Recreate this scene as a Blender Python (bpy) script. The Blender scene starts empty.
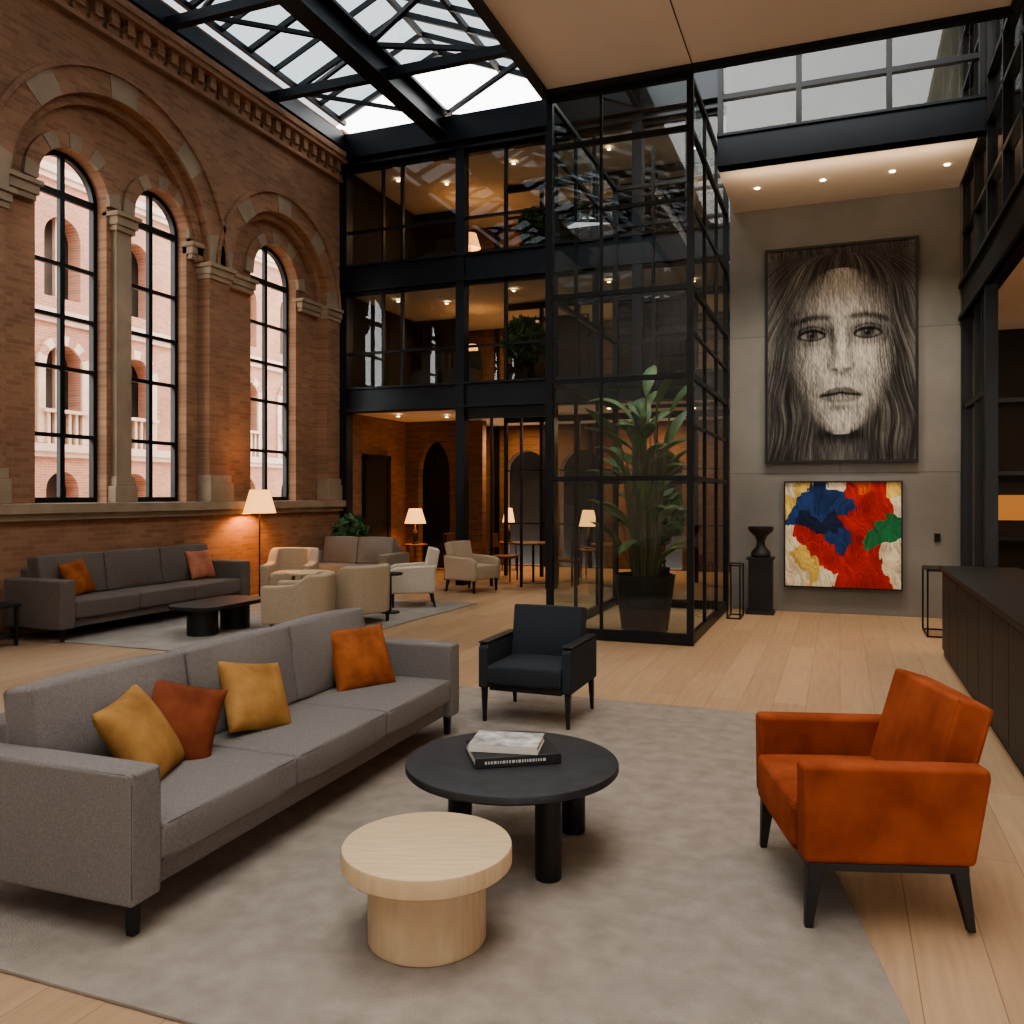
import bpy, bmesh, math, random
import numpy as np
from mathutils import Vector, Matrix, Euler
random.seed(7)
D2R = math.radians
scn = bpy.context.scene
COL = scn.collection
TH = D2R(21.1)
CT, ST = 0.933, 0.36

# ------------------------------------------------------------------ materials
def srgb(r, g, b):
    f = lambda c: (c/255/12.92) if c/255 <= 0.04045 else ((c/255+0.055)/1.055)**2.4
    return (f(r), f(g), f(b), 1)

def newmat(name):
    m = bpy.data.materials.new(name); m.use_nodes = True
    nt = m.node_tree; nt.nodes.clear()
    out = nt.nodes.new('ShaderNodeOutputMaterial')
    return m, nt, out

def M(name, c1, c2=None, rough=0.6, metal=0.0, scale=6, detail=6, bump=0.0, bscale=None, sheen=0.0, stretch=None, spec=0.5):
    m, nt, out = newmat(name)
    p = nt.nodes.new('ShaderNodeBsdfPrincipled')
    nt.links.new(p.outputs[0], out.inputs[0])
    tc = nt.nodes.new('ShaderNodeTexCoord')
    mp = nt.nodes.new('ShaderNodeMapping')
    nt.links.new(tc.outputs['Object'], mp.inputs[0])
    if stretch: mp.inputs['Scale'].default_value = stretch
    n = nt.nodes.new('ShaderNodeTexNoise'); n.inputs['Scale'].default_value = scale; n.inputs['Detail'].default_value = detail
    nt.links.new(mp.outputs[0], n.inputs['Vector'])
    cr = nt.nodes.new('ShaderNodeValToRGB')
    cr.color_ramp.elements[0].position = 0.3; cr.color_ramp.elements[1].position = 0.7
    cr.color_ramp.elements[0].color = c1; cr.color_ramp.elements[1].color = c2 or tuple(min(1, x*1.12) for x in c1[:3])+(1,)
    nt.links.new(n.outputs[0], cr.inputs[0]); nt.links.new(cr.outputs[0], p.inputs['Base Color'])
    p.inputs['Roughness'].default_value = rough; p.inputs['Metallic'].default_value = metal
    p.inputs['Specular IOR Level'].default_value = spec
    if sheen: p.inputs['Sheen Weight'].default_value = sheen; p.inputs['Sheen Roughness'].default_value = 0.4; p.inputs['Sheen Tint'].default_value = c1
    if bump:
        n2 = nt.nodes.new('ShaderNodeTexNoise'); n2.inputs['Scale'].default_value = bscale or scale*4; n2.inputs['Detail'].default_value = 3
        nt.links.new(mp.outputs[0], n2.inputs['Vector'])
        b = nt.nodes.new('ShaderNodeBump'); b.inputs['Strength'].default_value = bump; b.inputs['Distance'].default_value = 0.01
        nt.links.new(n2.outputs[0], b.inputs['Height']); nt.links.new(b.outputs[0], p.inputs['Normal'])
    return m

def brickmat(name, axes, c1, c2, mortar, bw=0.21, rh=0.06, ms=0.006, rough=0.85, off=0.5, bump=0.5, grain=None, var=0.3, nscale=1.2, spec=.5):
    m, nt, out = newmat(name)
    p = nt.nodes.new('ShaderNodeBsdfPrincipled'); nt.links.new(p.outputs[0], out.inputs[0])
    g = nt.nodes.new('ShaderNodeNewGeometry'); s = nt.nodes.new('ShaderNodeSeparateXYZ'); nt.links.new(g.outputs['Position'], s.inputs[0])
    c = nt.nodes.new('ShaderNodeCombineXYZ')
    nt.links.new(s.outputs[axes[0]], c.inputs[0]); nt.links.new(s.outputs[axes[1]], c.inputs[1])
    b = nt.nodes.new('ShaderNodeTexBrick'); nt.links.new(c.outputs[0], b.inputs['Vector'])
    b.inputs['Scale'].default_value = 1; b.inputs['Brick Width'].default_value = bw; b.inputs['Row Height'].default_value = rh
    b.inputs['Mortar Size'].default_value = ms; b.inputs['Mortar Smooth'].default_value = 0.2; b.offset = off
    b.inputs['Color1'].default_value = c1; b.inputs['Color2'].default_value = c2; b.inputs['Mortar'].default_value = mortar
    n = nt.nodes.new('ShaderNodeTexNoise'); n.inputs['Scale'].default_value = nscale; n.inputs['Detail'].default_value = 8
    mp = nt.nodes.new('ShaderNodeMapping'); nt.links.new(c.outputs[0], mp.inputs[0]); nt.links.new(mp.outputs[0], n.inputs['Vector'])
    if grain: mp.inputs['Scale'].default_value = grain
    cr = nt.nodes.new('ShaderNodeValToRGB'); cr.color_ramp.elements[0].position = .3; cr.color_ramp.elements[1].position = .7
    cr.color_ramp.elements[0].color = (1-var, 1-var, 1-var, 1); cr.color_ramp.elements[1].color = (1, 1, 1, 1)
    nt.links.new(n.outputs[0], cr.inputs[0])
    mx = nt.nodes.new('ShaderNodeMixRGB'); mx.blend_type = 'MULTIPLY'; mx.inputs[0].default_value = 1
    nt.links.new(b.outputs['Color'], mx.inputs[1]); nt.links.new(cr.outputs[0], mx.inputs[2])
    nt.links.new(mx.outputs[0], p.inputs['Base Color']); p.inputs['Roughness'].default_value = rough
    p.inputs['Specular IOR Level'].default_value = spec
    bp = nt.nodes.new('ShaderNodeBump'); bp.inputs['Strength'].default_value = bump; bp.inputs['Distance'].default_value = 0.006; bp.invert = True
    nt.links.new(b.outputs['Fac'], bp.inputs['Height']); nt.links.new(bp.outputs[0], p.inputs['Normal'])
    return m

def glassmat(name, tint, refl=0.05, rough=0.0, gz=.5):
    m, nt, out = newmat(name)
    t = nt.nodes.new('ShaderNodeBsdfTransparent'); t.inputs[0].default_value = tint
    g = nt.nodes.new('ShaderNodeBsdfGlossy'); g.inputs['Roughness'].default_value = rough; g.inputs[0].default_value = (.95, .97, 1, 1)
    lw = nt.nodes.new('ShaderNodeLayerWeight'); lw.inputs[0].default_value = .5
    pw = nt.nodes.new('ShaderNodeMath'); pw.operation = 'POWER'; pw.inputs[1].default_value = 4.0
    ma = nt.nodes.new('ShaderNodeMath'); ma.operation = 'MULTIPLY_ADD'; ma.inputs[1].default_value = gz; ma.inputs[2].default_value = refl; ma.use_clamp = True
    nt.links.new(lw.outputs['Facing'], pw.inputs[0]); nt.links.new(pw.outputs[0], ma.inputs[0])
    mx = nt.nodes.new('ShaderNodeMixShader'); nt.links.new(ma.outputs[0], mx.inputs[0])
    nt.links.new(t.outputs[0], mx.inputs[1]); nt.links.new(g.outputs[0], mx.inputs[2]); nt.links.new(mx.outputs[0], out.inputs[0])
    return m

def emit(name, col, s):
    m, nt, out = newmat(name)
    e = nt.nodes.new('ShaderNodeEmission'); e.inputs[0].default_value = col; e.inputs[1].default_value = s
    nt.links.new(e.outputs[0], out.inputs[0]); return m

def shade_mat(name, col, s):
    m, nt, out = newmat(name)
    p = nt.nodes.new('ShaderNodeBsdfPrincipled'); p.inputs['Base Color'].default_value = (0.45, .27, .11, 1); p.inputs['Roughness'].default_value = .8
    p.inputs['Emission Color'].default_value = col; p.inputs['Emission Strength'].default_value = s
    nt.links.new(p.outputs[0], out.inputs[0]); return m

def attrmat(name, rough):
    m, nt, out = newmat(name)
    p = nt.nodes.new('ShaderNodeBsdfPrincipled'); a = nt.nodes.new('ShaderNodeAttribute'); a.attribute_name = 'paint'
    nt.links.new(a.outputs['Color'], p.inputs['Base Color']); p.inputs['Roughness'].default_value = rough; p.inputs['Specular IOR Level'].default_value = .2
    nt.links.new(p.outputs[0], out.inputs[0]); return m

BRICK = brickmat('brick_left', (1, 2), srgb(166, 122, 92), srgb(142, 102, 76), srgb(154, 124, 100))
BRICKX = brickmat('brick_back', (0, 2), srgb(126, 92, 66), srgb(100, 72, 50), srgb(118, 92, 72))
BRICKP = brickmat('brick_facade', (1, 2), srgb(190, 136, 112), srgb(172, 119, 96), srgb(192, 158, 138), nscale=.6)
OAK = brickmat('oak_floor', (1, 0), srgb(182, 152, 121), srgb(168, 138, 108), srgb(134, 106, 81), bw=2.6, rh=.24, ms=.0022, rough=.45, off=.37, bump=.15, grain=(1.5, 22, 1), var=.16, nscale=1.5, spec=.35)
CONC = brickmat('concrete', (0, 2), srgb(140, 136, 130), srgb(134, 130, 124), srgb(108, 104, 99), bw=2.9, rh=1.9, ms=.005, rough=.8, bump=.3, var=.3, nscale=1.0)
STONE = M('stone', srgb(158, 138, 116), srgb(136, 118, 98), .8, scale=3, bump=.2)
STONEP = M('stone_pale', srgb(210, 184, 164), srgb(192, 164, 144), .8, scale=3)
STEEL = M('black_steel', srgb(22, 24, 26), srgb(28, 30, 32), .42, .3, scale=3)
STEELB = M('blue_black_steel', srgb(25, 30, 36), srgb(31, 37, 44), .4, .3, scale=2)
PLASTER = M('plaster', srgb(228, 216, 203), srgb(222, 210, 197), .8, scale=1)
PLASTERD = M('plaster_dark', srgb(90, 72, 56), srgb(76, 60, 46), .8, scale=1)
GLASS = glassmat('glass_clear', (.92, .94, .93, 1), .03, gz=.3)
GLASST = glassmat('glass_tower', (.82, .88, .86, 1), .075, gz=.35)
GLASSG = glassmat('glass_gallery', (.72, .75, .73, 1), .06, gz=.3)
GLASSR = glassmat('glass_roof', (.17, .19, .205, 1), .03, gz=.2)
GREYF = M('grey_fabric', srgb(134, 128, 123), srgb(114, 109, 105), .95, scale=120, bump=.5, bscale=420, sheen=.1, spec=.2)
PIPE = M('grey_piping', srgb(84, 80, 76), None, .9, scale=50)
DARKF = M('dark_taupe_fabric', srgb(112, 103, 96), srgb(96, 88, 82), .95, scale=60, bump=.3, bscale=200, spec=.2)
DARKG = M('gallery_fabric', srgb(80, 74, 68), None, .95, scale=60)
BEIGE = M('beige_fabric', srgb(184, 166, 142), srgb(168, 150, 127), .95, scale=60, bump=.3, bscale=200, spec=.2)
CREAM = M('cream_fabric', srgb(210, 197, 178), srgb(194, 181, 161), .95, scale=60, bump=.3, bscale=200, spec=.2)
BLACKF = M('charcoal_fabric', srgb(52, 56, 60), srgb(42, 45, 49), .9, scale=90, bump=.3, bscale=300, sheen=.05, spec=.3)
ORANGE = M('orange_velvet', srgb(156, 82, 50), srgb(122, 58, 34), .85, scale=5, detail=8, bump=.15, bscale=200, sheen=.12, spec=.1)
MUST = M('mustard_velvet', srgb(174, 132, 80), srgb(138, 100, 56), .85, scale=7, detail=8, bump=.2, bscale=40, sheen=.1, spec=.15)
RUST = M('rust_velvet', srgb(134, 74, 50), srgb(102, 52, 34), .85, scale=7, detail=8, bump=.2, bscale=40, sheen=.1, spec=.15)
AMBER = M('amber_velvet', srgb(164, 96, 54), srgb(120, 66, 36), .85, scale=9, detail=8, bump=.2, bscale=40, sheen=.1, spec=.15)
BLKWOOD = M('black_wood', srgb(25, 24, 24), srgb(34, 33, 33), .5, scale=12, bump=.1)
TABLETOP = M('black_tabletop', srgb(37, 37, 39), srgb(50, 50, 52), .55, scale=14, bump=.06)
ASH = M('ash_wood', srgb(204, 180, 146), srgb(190, 164, 130), .5, scale=7, stretch=(1, 9, 1), bump=.05)
WOOD = M('brown_wood', srgb(130, 84, 48), srgb(104, 64, 36), .5, scale=5, stretch=(1, 8, 1))
RUG = M('taupe_rug', srgb(156, 145, 134), srgb(138, 128, 118), .98, scale=9, detail=12, bump=.6, bscale=160, spec=.1)
RUG2 = M('grey_rug', srgb(162, 154, 146), srgb(146, 139, 131), .98, scale=4, bump=.3, bscale=120, spec=.1)
LEAF = M('leaf', srgb(66, 94, 50), srgb(88, 116, 62), .5, scale=8)
LEAFD = M('leaf_dark', srgb(50, 78, 40), srgb(70, 98, 50), .5, scale=8)
BARK = M('bark', srgb(80, 86, 50), srgb(90, 78, 48), .8, scale=12)
POT = M('black_pot', srgb(30, 30, 31), None, .5, scale=4)
CERAM = M('dark_ceramic', srgb(34, 32, 30), srgb(44, 41, 38), .5, scale=10)
WHITE = M('paper', srgb(205, 200, 190), None, .8, scale=20)
COVER = M('book_cover_photo', srgb(90, 90, 90), srgb(215, 210, 205), .45, scale=12, detail=5)
COVERB = M('book_cover_black', srgb(26, 26, 28), None, .45, scale=10)
TITLE = M('book_title', srgb(190, 186, 180), None, .6, scale=10)
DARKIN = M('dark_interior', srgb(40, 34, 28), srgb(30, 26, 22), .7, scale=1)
SHADE = shade_mat('lamp_shade', (1, .46, .15, 1), 2.0)
BULB = emit('downlight_glow', (1, .72, .42, 1), 25)
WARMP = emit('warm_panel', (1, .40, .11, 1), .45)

# ------------------------------------------------------------------ helpers
def link(name, me, parent=None, mats=(), smooth=False):
    o = bpy.data.objects.new(name, me); COL.objects.link(o)
    for m in mats: me.materials.append(m)
    if smooth:
        for p in me.polygons: p.use_smooth = True
    if parent: o.parent = parent
    return o

def empty(name, loc=(0, 0, 0), rz=0):
    o = bpy.data.objects.new(name, None); COL.objects.link(o); o.location = loc; o.rotation_euler = (0, 0, rz); o.empty_display_size = .1
    return o

def plan(X, Y):   # plan rotation: survey axes -> building axes
    return (CT*X-ST*Y, ST*X+CT*Y)

def fin(bm, name, parent, mats, smooth=False, bev=0, seg=3):
    me = bpy.data.meshes.new(name); bmesh.ops.recalc_face_normals(bm, faces=bm.faces); bm.to_mesh(me); bm.free()
    o = link(name, me, parent, mats, smooth or bev > 0)
    if bev:
        md = o.modifiers.new('bev', 'BEVEL'); md.width = bev; md.segments = seg; md.limit_method = 'ANGLE'; md.angle_limit = D2R(38); md.harden_normals = True
    return o

def box(name, c, s, mat, parent=None, bev=0.0, seg=3, rot=(0, 0, 0), bulge=None, taper=None):
    bm = bmesh.new(); bmesh.ops.create_cube(bm, size=1)
    if bulge:
        bmesh.ops.subdivide_edges(bm, edges=bm.edges, cuts=9, use_grid_fill=True)
        for v in bm.verts:
            x, y, z = v.co*2
            fx, fy, fz = 1-x*x, 1-y*y, 1-z*z
            ex = (1 if x > 0 else -1)*bulge[0]*fy*fz if abs(x) > .99 else 0
            ey = (1 if y > 0 else -1)*bulge[1]*fx*fz if abs(y) > .99 else 0
            ez = (1 if z > 0 else -1)*bulge[2]*(fx*fy)**.6 if abs(z) > .99 else 0
            v.co = Vector((v.co.x*s[0]+ex, v.co.y*s[1]+ey, v.co.z*s[2]+ez))
    else:
        for v in bm.verts:
            k = 1
            if taper and v.co.z < 0: k = taper
            v.co = Vector((v.co.x*s[0]*k, v.co.y*s[1]*k, v.co.z*s[2]))
    o = fin(bm, name, parent, [mat], False, bev, seg)
    o.location = c; o.rotation_euler = rot
    return o

def pane(name, a, b, c, d, mat, parent):
    bm = bmesh.new(); bm.faces.new([bm.verts.new(p) for p in (a, b, c, d)]); return fin(bm, name, parent, [mat])

def lathe(name, prof, mat, parent=None, c=(0, 0, 0), n=48, smooth=True, bev=0):
    bm = bmesh.new(); rings = []
    for r, z in prof:
        rings.append([bm.verts.new((r*math.cos(2*math.pi*i/n), r*math.sin(2*math.pi*i/n), z)) for i in range(n)])
    for a, b in zip(rings, rings[1:]):
        for i in range(n): bm.faces.new((a[i], a[(i+1) % n], b[(i+1) % n], b[i]))
    bm.faces.new(rings[0][::-1]); bm.faces.new(rings[-1])
    me = bpy.data.meshes.new(name); bmesh.ops.recalc_face_normals(bm, faces=bm.faces); bm.to_mesh(me); bm.free()
    o = link(name, me, parent, [mat], smooth)
    if smooth:
        md = o.modifiers.new('es', 'EDGE_SPLIT'); md.split_angle = D2R(40)
    o.location = c; return o

def rounddisc(r, z0, z1, e=.008):
    return [(r-e, z0), (r, z0+e), (r, z1-e), (r-e*.3, z1-e*.3), (r-e, z1)]

class MB:
    def __init__(s): s.bm = bmesh.new()
    def box(s, x0, x1, y0, y1, z0, z1, mi=0):
        vs = [s.bm.verts.new(p) for p in ((x0, y0, z0), (x1, y0, z0), (x1, y1, z0), (x0, y1, z0), (x0, y0, z1), (x1, y0, z1), (x1, y1, z1), (x0, y1, z1))]
        for f in ((0, 3, 2, 1), (4, 5, 6, 7), (0, 1, 5, 4), (1, 2, 6, 5), (2, 3, 7, 6), (3, 0, 4, 7)):
            fc = s.bm.faces.new([vs[i] for i in f]); fc.material_index = mi
    def bar(s, a, b, w, h=None):
        a = Vector(a); b = Vector(b); d = (b-a); L = d.length; d.normalize(); h = h or w
        up = Vector((0, 0, 1)) if abs(d.z) < .95 else Vector((0, 1, 0))
        x = d.cross(up).normalized(); y = x.cross(d)
        vs = []
        for p in (a, b):
            for i, j in ((-1, -1), (1, -1), (1, 1), (-1, 1)): vs.append(s.bm.verts.new(p+x*i*w/2+y*j*h/2))
        for f in ((0, 1, 2, 3), (7, 6, 5, 4), (0, 4, 5, 1), (1, 5, 6, 2), (2, 6, 7, 3), (3, 7, 4, 0)): s.bm.faces.new([vs[i] for i in f])
    def done(s, name, parent, mats, bev=0): return fin(s.bm, name, parent, mats if isinstance(mats, (list, tuple)) else [mats], False, bev, 2)

def prism(name, pts, z0, z1, mat, parent=None, bev=0, seg=3, axis='z', smooth=False):
    bm = bmesh.new()
    if axis == 'z': f = lambda p, t: (p[0], p[1], t)
    else: f = lambda p, t: (t, p[0], p[1])    # axis x: pts are (y,z)
    a = [bm.verts.new(f(p, z0)) for p in pts]; b = [bm.verts.new(f(p, z1)) for p in pts]
    n = len(pts)
    bm.faces.new(a[::-1]); bm.faces.new(b)
    for i in range(n): bm.faces.new((a[i], a[(i+1) % n], b[(i+1) % n], b[i]))
    return fin(bm, name, parent, [mat], smooth, bev, seg)

def tube(name, pts, r, mat, parent=None, cyc=False):
    cu = bpy.data.curves.new(name, 'CURVE'); cu.dimensions = '3D'; cu.bevel_depth = r; cu.bevel_resolution = 2
    sp = cu.splines.new('POLY'); sp.points.add(len(pts)-1)
    for i, p in enumerate(pts): sp.points[i].co = (*p, 1)
    sp.use_cyclic_u = cyc; cu.materials.append(mat)
    o = bpy.data.objects.new(name, cu); COL.objects.link(o)
    dg = bpy.context.evaluated_depsgraph_get(); me = bpy.data.meshes.new_from_object(o.evaluated_get(dg))
    bpy.data.objects.remove(o)
    return link(name, me, parent, [] if len(me.materials) else [mat], True)

def holed(name, outer, holes, axis, off0, off1, mat, parent=None):
    """slab with openings. axis 'x': pts are (y,z), slab between x=off0..off1; axis 'y': pts (x,z)"""
    cu = bpy.data.curves.new(name, 'CURVE'); cu.dimensions = '2D'; cu.fill_mode = 'BOTH'; cu.extrude = abs(off1-off0)/2
    for pl in [outer]+holes:
        sp = cu.splines.new('POLY'); sp.points.add(len(pl)-1)
        for i, p in enumerate(pl): sp.points[i].co = (p[0], p[1], 0, 1)
        sp.use_cyclic_u = True
    o = bpy.data.objects.new(name, cu); COL.objects.link(o)
    dg = bpy.context.evaluated_depsgraph_get(); me = bpy.data.meshes.new_from_object(o.evaluated_get(dg))
    bpy.data.objects.remove(o)
    mid = (off0+off1)/2
    for v in me.vertices:
        x, y, z = v.co
        v.co = (z+mid, x, y) if axis == 'x' else ((x, mid-z, y) if axis == 'y' else (x, y, z+mid))
    me.materials.clear()
    return link(name, me, parent, [mat])

def archpts(c, r, z0, zs, n=24):
    return [(c+r, z0)]+[(c+r*math.cos(math.pi*i/n), zs+r*math.sin(math.pi*i/n)) for i in range(n+1)]+[(c-r, z0)]

def rect(a, b, z0, z1): return [(a, z0), (b, z0), (b, z1), (a, z1)]

def archband(name, c, zs, r0, r1, x0, x1, n, pat, mats, parent):
    bm = bmesh.new()
    for k in range(n):
        sub = 4
        mi = pat[k % len(pat)]
        ext = .012 if mi else 0
        for j in range(sub):
            a0 = math.pi*(k+j/sub)/n; a1 = math.pi*(k+(j+1)/sub)/n
            vs = []
            for x in (x0, x1+ext):
                for (r, a) in ((r0, a0), (r1, a0), (r1, a1), (r0, a1)):
                    vs.append(bm.verts.new((x, c+r*math.cos(a), zs+r*math.sin(a))))
            for f in ((0, 1, 2, 3), (7, 6, 5, 4), (0, 4, 5, 1), (1, 5, 6, 2), (2, 6, 7, 3), (3, 7, 4, 0)):
                fc = bm.faces.new([vs[i] for i in f]); fc.material_index = mi
    return fin(bm, name, parent, mats)

def pillow(name, size, T, mat, loc, rot):
    n = 22; bm = bmesh.new(); g = [[], []]
    for sgn in (0, 1):
        for i in range(n+1):
            row = []
            for j in range(n+1):
                x = -1+2*i/n; y = -1+2*j/n
                t = T*(max(0, 1-x**4)*max(0, 1-y**4))**.5*(.75+.25*(1-x*x)*(1-y*y))
                t += .007*math.sin(5*x+3*y+size*40)*(1-x*x)*(1-y*y)
                X = x*(1-.07*(1-y*y)); Y = y*(1-.07*(1-x*x))
                row.append(bm.verts.new((X*size/2, Y*size/2, t if sgn else -t)))
            g[sgn].append(row)
    for sgn in (0, 1):
        for i in range(n):
            for j in range(n): bm.faces.new((g[sgn][i][j], g[sgn][i+1][j], g[sgn][i+1][j+1], g[sgn][i][j+1]))
    bmesh.ops.remove_doubles(bm, verts=bm.verts, dist=1e-4)
    o = fin(bm, name, None, [mat], True); o.location = loc; o.rotation_euler = rot
    return o

# ------------------------------------------------------------------ ROOM SHELL
box('floor', (-1.0, 6.5, -.05), (17.2, 24, .1), OAK)
# left wall -----------------------------------------------------
wl = empty('wall_left')
UW = -8.75
BA = (8.52, 1.65, 5.05); SA = (11.95, 1.33, 4.98)
arches = [BA, SA, (4.7, 1.65, 5.05), (1.0, 1.65, 5.05)]
WT = 8.45
holed('brick_face', rect(-5, 13.95, 0, WT), [archpts(c, r, 1.5, z) for c, r, z in arches], 'x', UW-.22, UW, BRICK, wl)
wins = [(7.95, .53, 5.38), (9.42, .52, 5.38), (12.02, .62, 5.22), (4.0, .53, 5.38), (5.4, .53, 5.38), (.3, .53, 5.38), (1.7, .53, 5.38)]
holed('brick_recess', rect(-5, 13.95, 0, WT), [archpts(c, r, 1.5, z) for c, r, z in wins], 'x', UW-.5, UW-.22, BRICK, wl)
for i, (c, r, z) in enumerate(arches):
    archband('arch_outer', c, z, r, r+.3, UW-.05, UW+.035, 13, [1, 0, 0, 1, 0, 0, 1, 0, 0, 1, 0, 0, 1], [BRICK, STONE], wl)
    archband('arch_hood', c, z, r+.3, r+.36, UW-.05, UW+.08, 13, [0], [BRICK], wl)
    archband('arch_inner', c, z, r-.12, r, UW-.22, UW-.1, 13, [0], [BRICK], wl)
for i, (c, r, z) in enumerate(wins):
    archband('window_arch', c, z, r, r+.19, UW-.3, UW-.17, 11, [1, 0, 0, 1, 0, 1, 0, 1, 0, 0, 1], [BRICK, STONE], wl)
mb = MB()
mb.box(UW-.05, UW+.14, -5, 13.8, 1.38, 1.5); mb.box(UW-.05, UW+.08, -5, 13.8, 1.30, 1.38)
mb.box(UW-.5, UW-.0, -5, 13.8, 1.44, 1.502)
def cap(v0, v1, u0, u1, z0=4.82, z1=5.05):
    mb.box(u0, u1+.03, v0-.02, v1+.02, z0, z0+.07); mb.box(u0, u1+.06, v0-.04, v1+.04, z0+.07, z1-.06); mb.box(u0, u1+.1, v0-.07, v1+.07, z1-.06, z1)
cap(10.17, 10.62, UW-.22, UW); cap(13.28, 13.8, UW-.22, UW); cap(6.35, 6.87, UW-.22, UW); cap(2.65, 3.05, UW-.22, UW)
for v0, v1 in ((8.55, 8.83), (4.6, 4.8), (.9, 1.1)): cap(v0, v1, UW-.3, UW-.12, 5.08, 5.32)
cap(9.98, 10.17, UW-.3, UW-.16, 5.08, 5.32); cap(6.9, 7.35, UW-.3, UW-.16, 5.08, 5.32)
cap(10.6, 11.35, UW-.3, UW-.16, 4.85, 5.08); cap(12.7, 13.28, UW-.3, UW-.16, 4.85, 5.08)
for v0, v1 in ((8.56, 8.82), (4.6, 4.8)):
    mb.box(UW-.3, UW-.13, v0, v1, 1.5, 5.1); mb.box(UW-.3, UW-.08, v0-.06, v1+.06, 1.5, 1.72); mb.box(UW-.3, UW-.1, v0-.03, v1+.03, 1.72, 1.84)
for v0, v1 in ((10.17, 10.62), (13.28, 13.8), (6.35, 6.87)):
    mb.box(UW-.2, UW+.06, v0-.03, v1+.03, 1.5, 1.78); mb.box(UW-.2, UW+.035, v0-.01, v1+.01, 1.78, 1.9)
mb.done('stone_trim', wl, STONE, .008)
mb = MB()
mb.box(UW-.02, UW+.08, -5, 13.8, 7.44, 7.5); mb.box(UW-.02, UW+.17, -5, 13.8, 7.78, 7.86); mb.box(UW-.02, UW+.2, -5, 13.8, 7.86, 7.96)
v = -5
while v < 13.75:
    mb.box(UW-.02, UW+.11, v, v+.12, 7.6, 7.78); mb.box(UW-.02, UW+.06, v-.03, v+.15, 7.5, 7.6); v += .26
mb.done('dentil_cornice', wl, BRICK)
# windows
for i, (c, r, z) in enumerate(wins):
    w = empty('window_%d' % (i+1)); X = UW-.42
    holed('frame', archpts(c, r, 1.5, z), [archpts(c, r-.06, 1.57, z)], 'x', X-.04, X+.04, STEEL, w)
    mb = MB()
    hz = [2.35, 3.2, 3.85, 4.5, z]
    for zz in hz: mb.box(X-.02, X+.03, c-r+.03, c+r-.03, zz-.025 if zz != z else zz-.045, zz+.025 if zz != z else zz+.045)
    mb.box(X-.025, X+.035, c-.035, c+.035, 1.5, z+r-.02)
    mb.done('mullions', w, STEEL)
    bm = bmesh.new(); bm.faces.new([bm.verts.new((X, p[0], p[1])) for p in archpts(c, r-.03, 1.53, z)]); fin(bm, 'glass', w, [GLASS])

# concrete wall + returns
box('wall_concrete', (.1, 12.45, 2.9), (3.1, .3, 5.9), CONC)
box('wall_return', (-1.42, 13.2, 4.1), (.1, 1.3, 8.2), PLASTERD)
box('wall_rear', (-3, -5.1, 4.5), (13, .2, 9.4), PLASTER)
# main ceiling soffit with roof light opening
holed('ceiling', rect(-3.05, 1.5, -5, 9.0), [rect(-2.6, 1.2, -3.5, 5.6)], 'z', 6.13, 6.45, PLASTER)
mb = MB()
for k in range(5): mb.box(-2.6+k*.95-.03, -2.6+k*.95+.03, -3.5, 5.6, 6.35, 6.45)
for k in range(6): mb.box(-2.6, 1.2, -3.5+k*1.82-.03, -3.5+k*1.82+.03, 6.35, 6.45)
rl = empty('added_roof_opening'); mb.done('frame', rl, STEEL)
mb = MB()
mb.box(-3.13, -3.05, -5, 9.05, 6.05, 6.6); mb.box(-3.13, 1.5, 9.0, 9.08, 6.06, 6.5)
mb.box(-1.455, -1.445, 6.0, 9.0, 6.126, 6.13)
mb.done('trim_1', None, STEELB)
box('ceiling_alcove', (.02, 11.42, 5.72), (2.82, 1.76, .3), PLASTER)
mb = MB(); mb.box(-1.38, 1.5, 10.45, 10.6, 5.55, 5.94); mb.box(-1.38, 1.5, 10.42, 10.63, 5.55, 5.58); mb.box(-1.38, 1.5, 10.42, 10.63, 5.91, 5.94)
mb.done('trim_2', None, STEELB)
cl = empty('window_8'); mb = MB()
for zz in (6.4, 6.98, 7.6): mb.box(-1.38, 1.5, 10.48, 10.56, zz-.03, zz+.03)
for uu in (-1.35, -.45, .52, 1.45): mb.box(uu-.03, uu+.03, 10.47, 10.57, 5.9, 8.2)
mb.done('frame', cl, STEEL); pane('glass', (-1.38, 10.52, 5.9), (1.48, 10.52, 5.9), (1.48, 10.52, 8.2), (-1.38, 10.52, 8.2), GLASSG, cl)
box('wall_upper', (.0, 12.4, 7.2), (3.0, .2, 2.6), M('louvre_grey', srgb(100, 98, 86), srgb(80, 78, 68), .7, scale=2))
mb = MB()
for k in range(14): mb.bar((-1.38, 10.75+k*.12, 8.25), (1.48, 10.75+k*.12, 8.25), .07, .012)
mb.box(-1.4, 1.5, 9.05, 9.6, 8.2, 8.3)
mb.done('roof_louvres', cl, STEEL)

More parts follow.
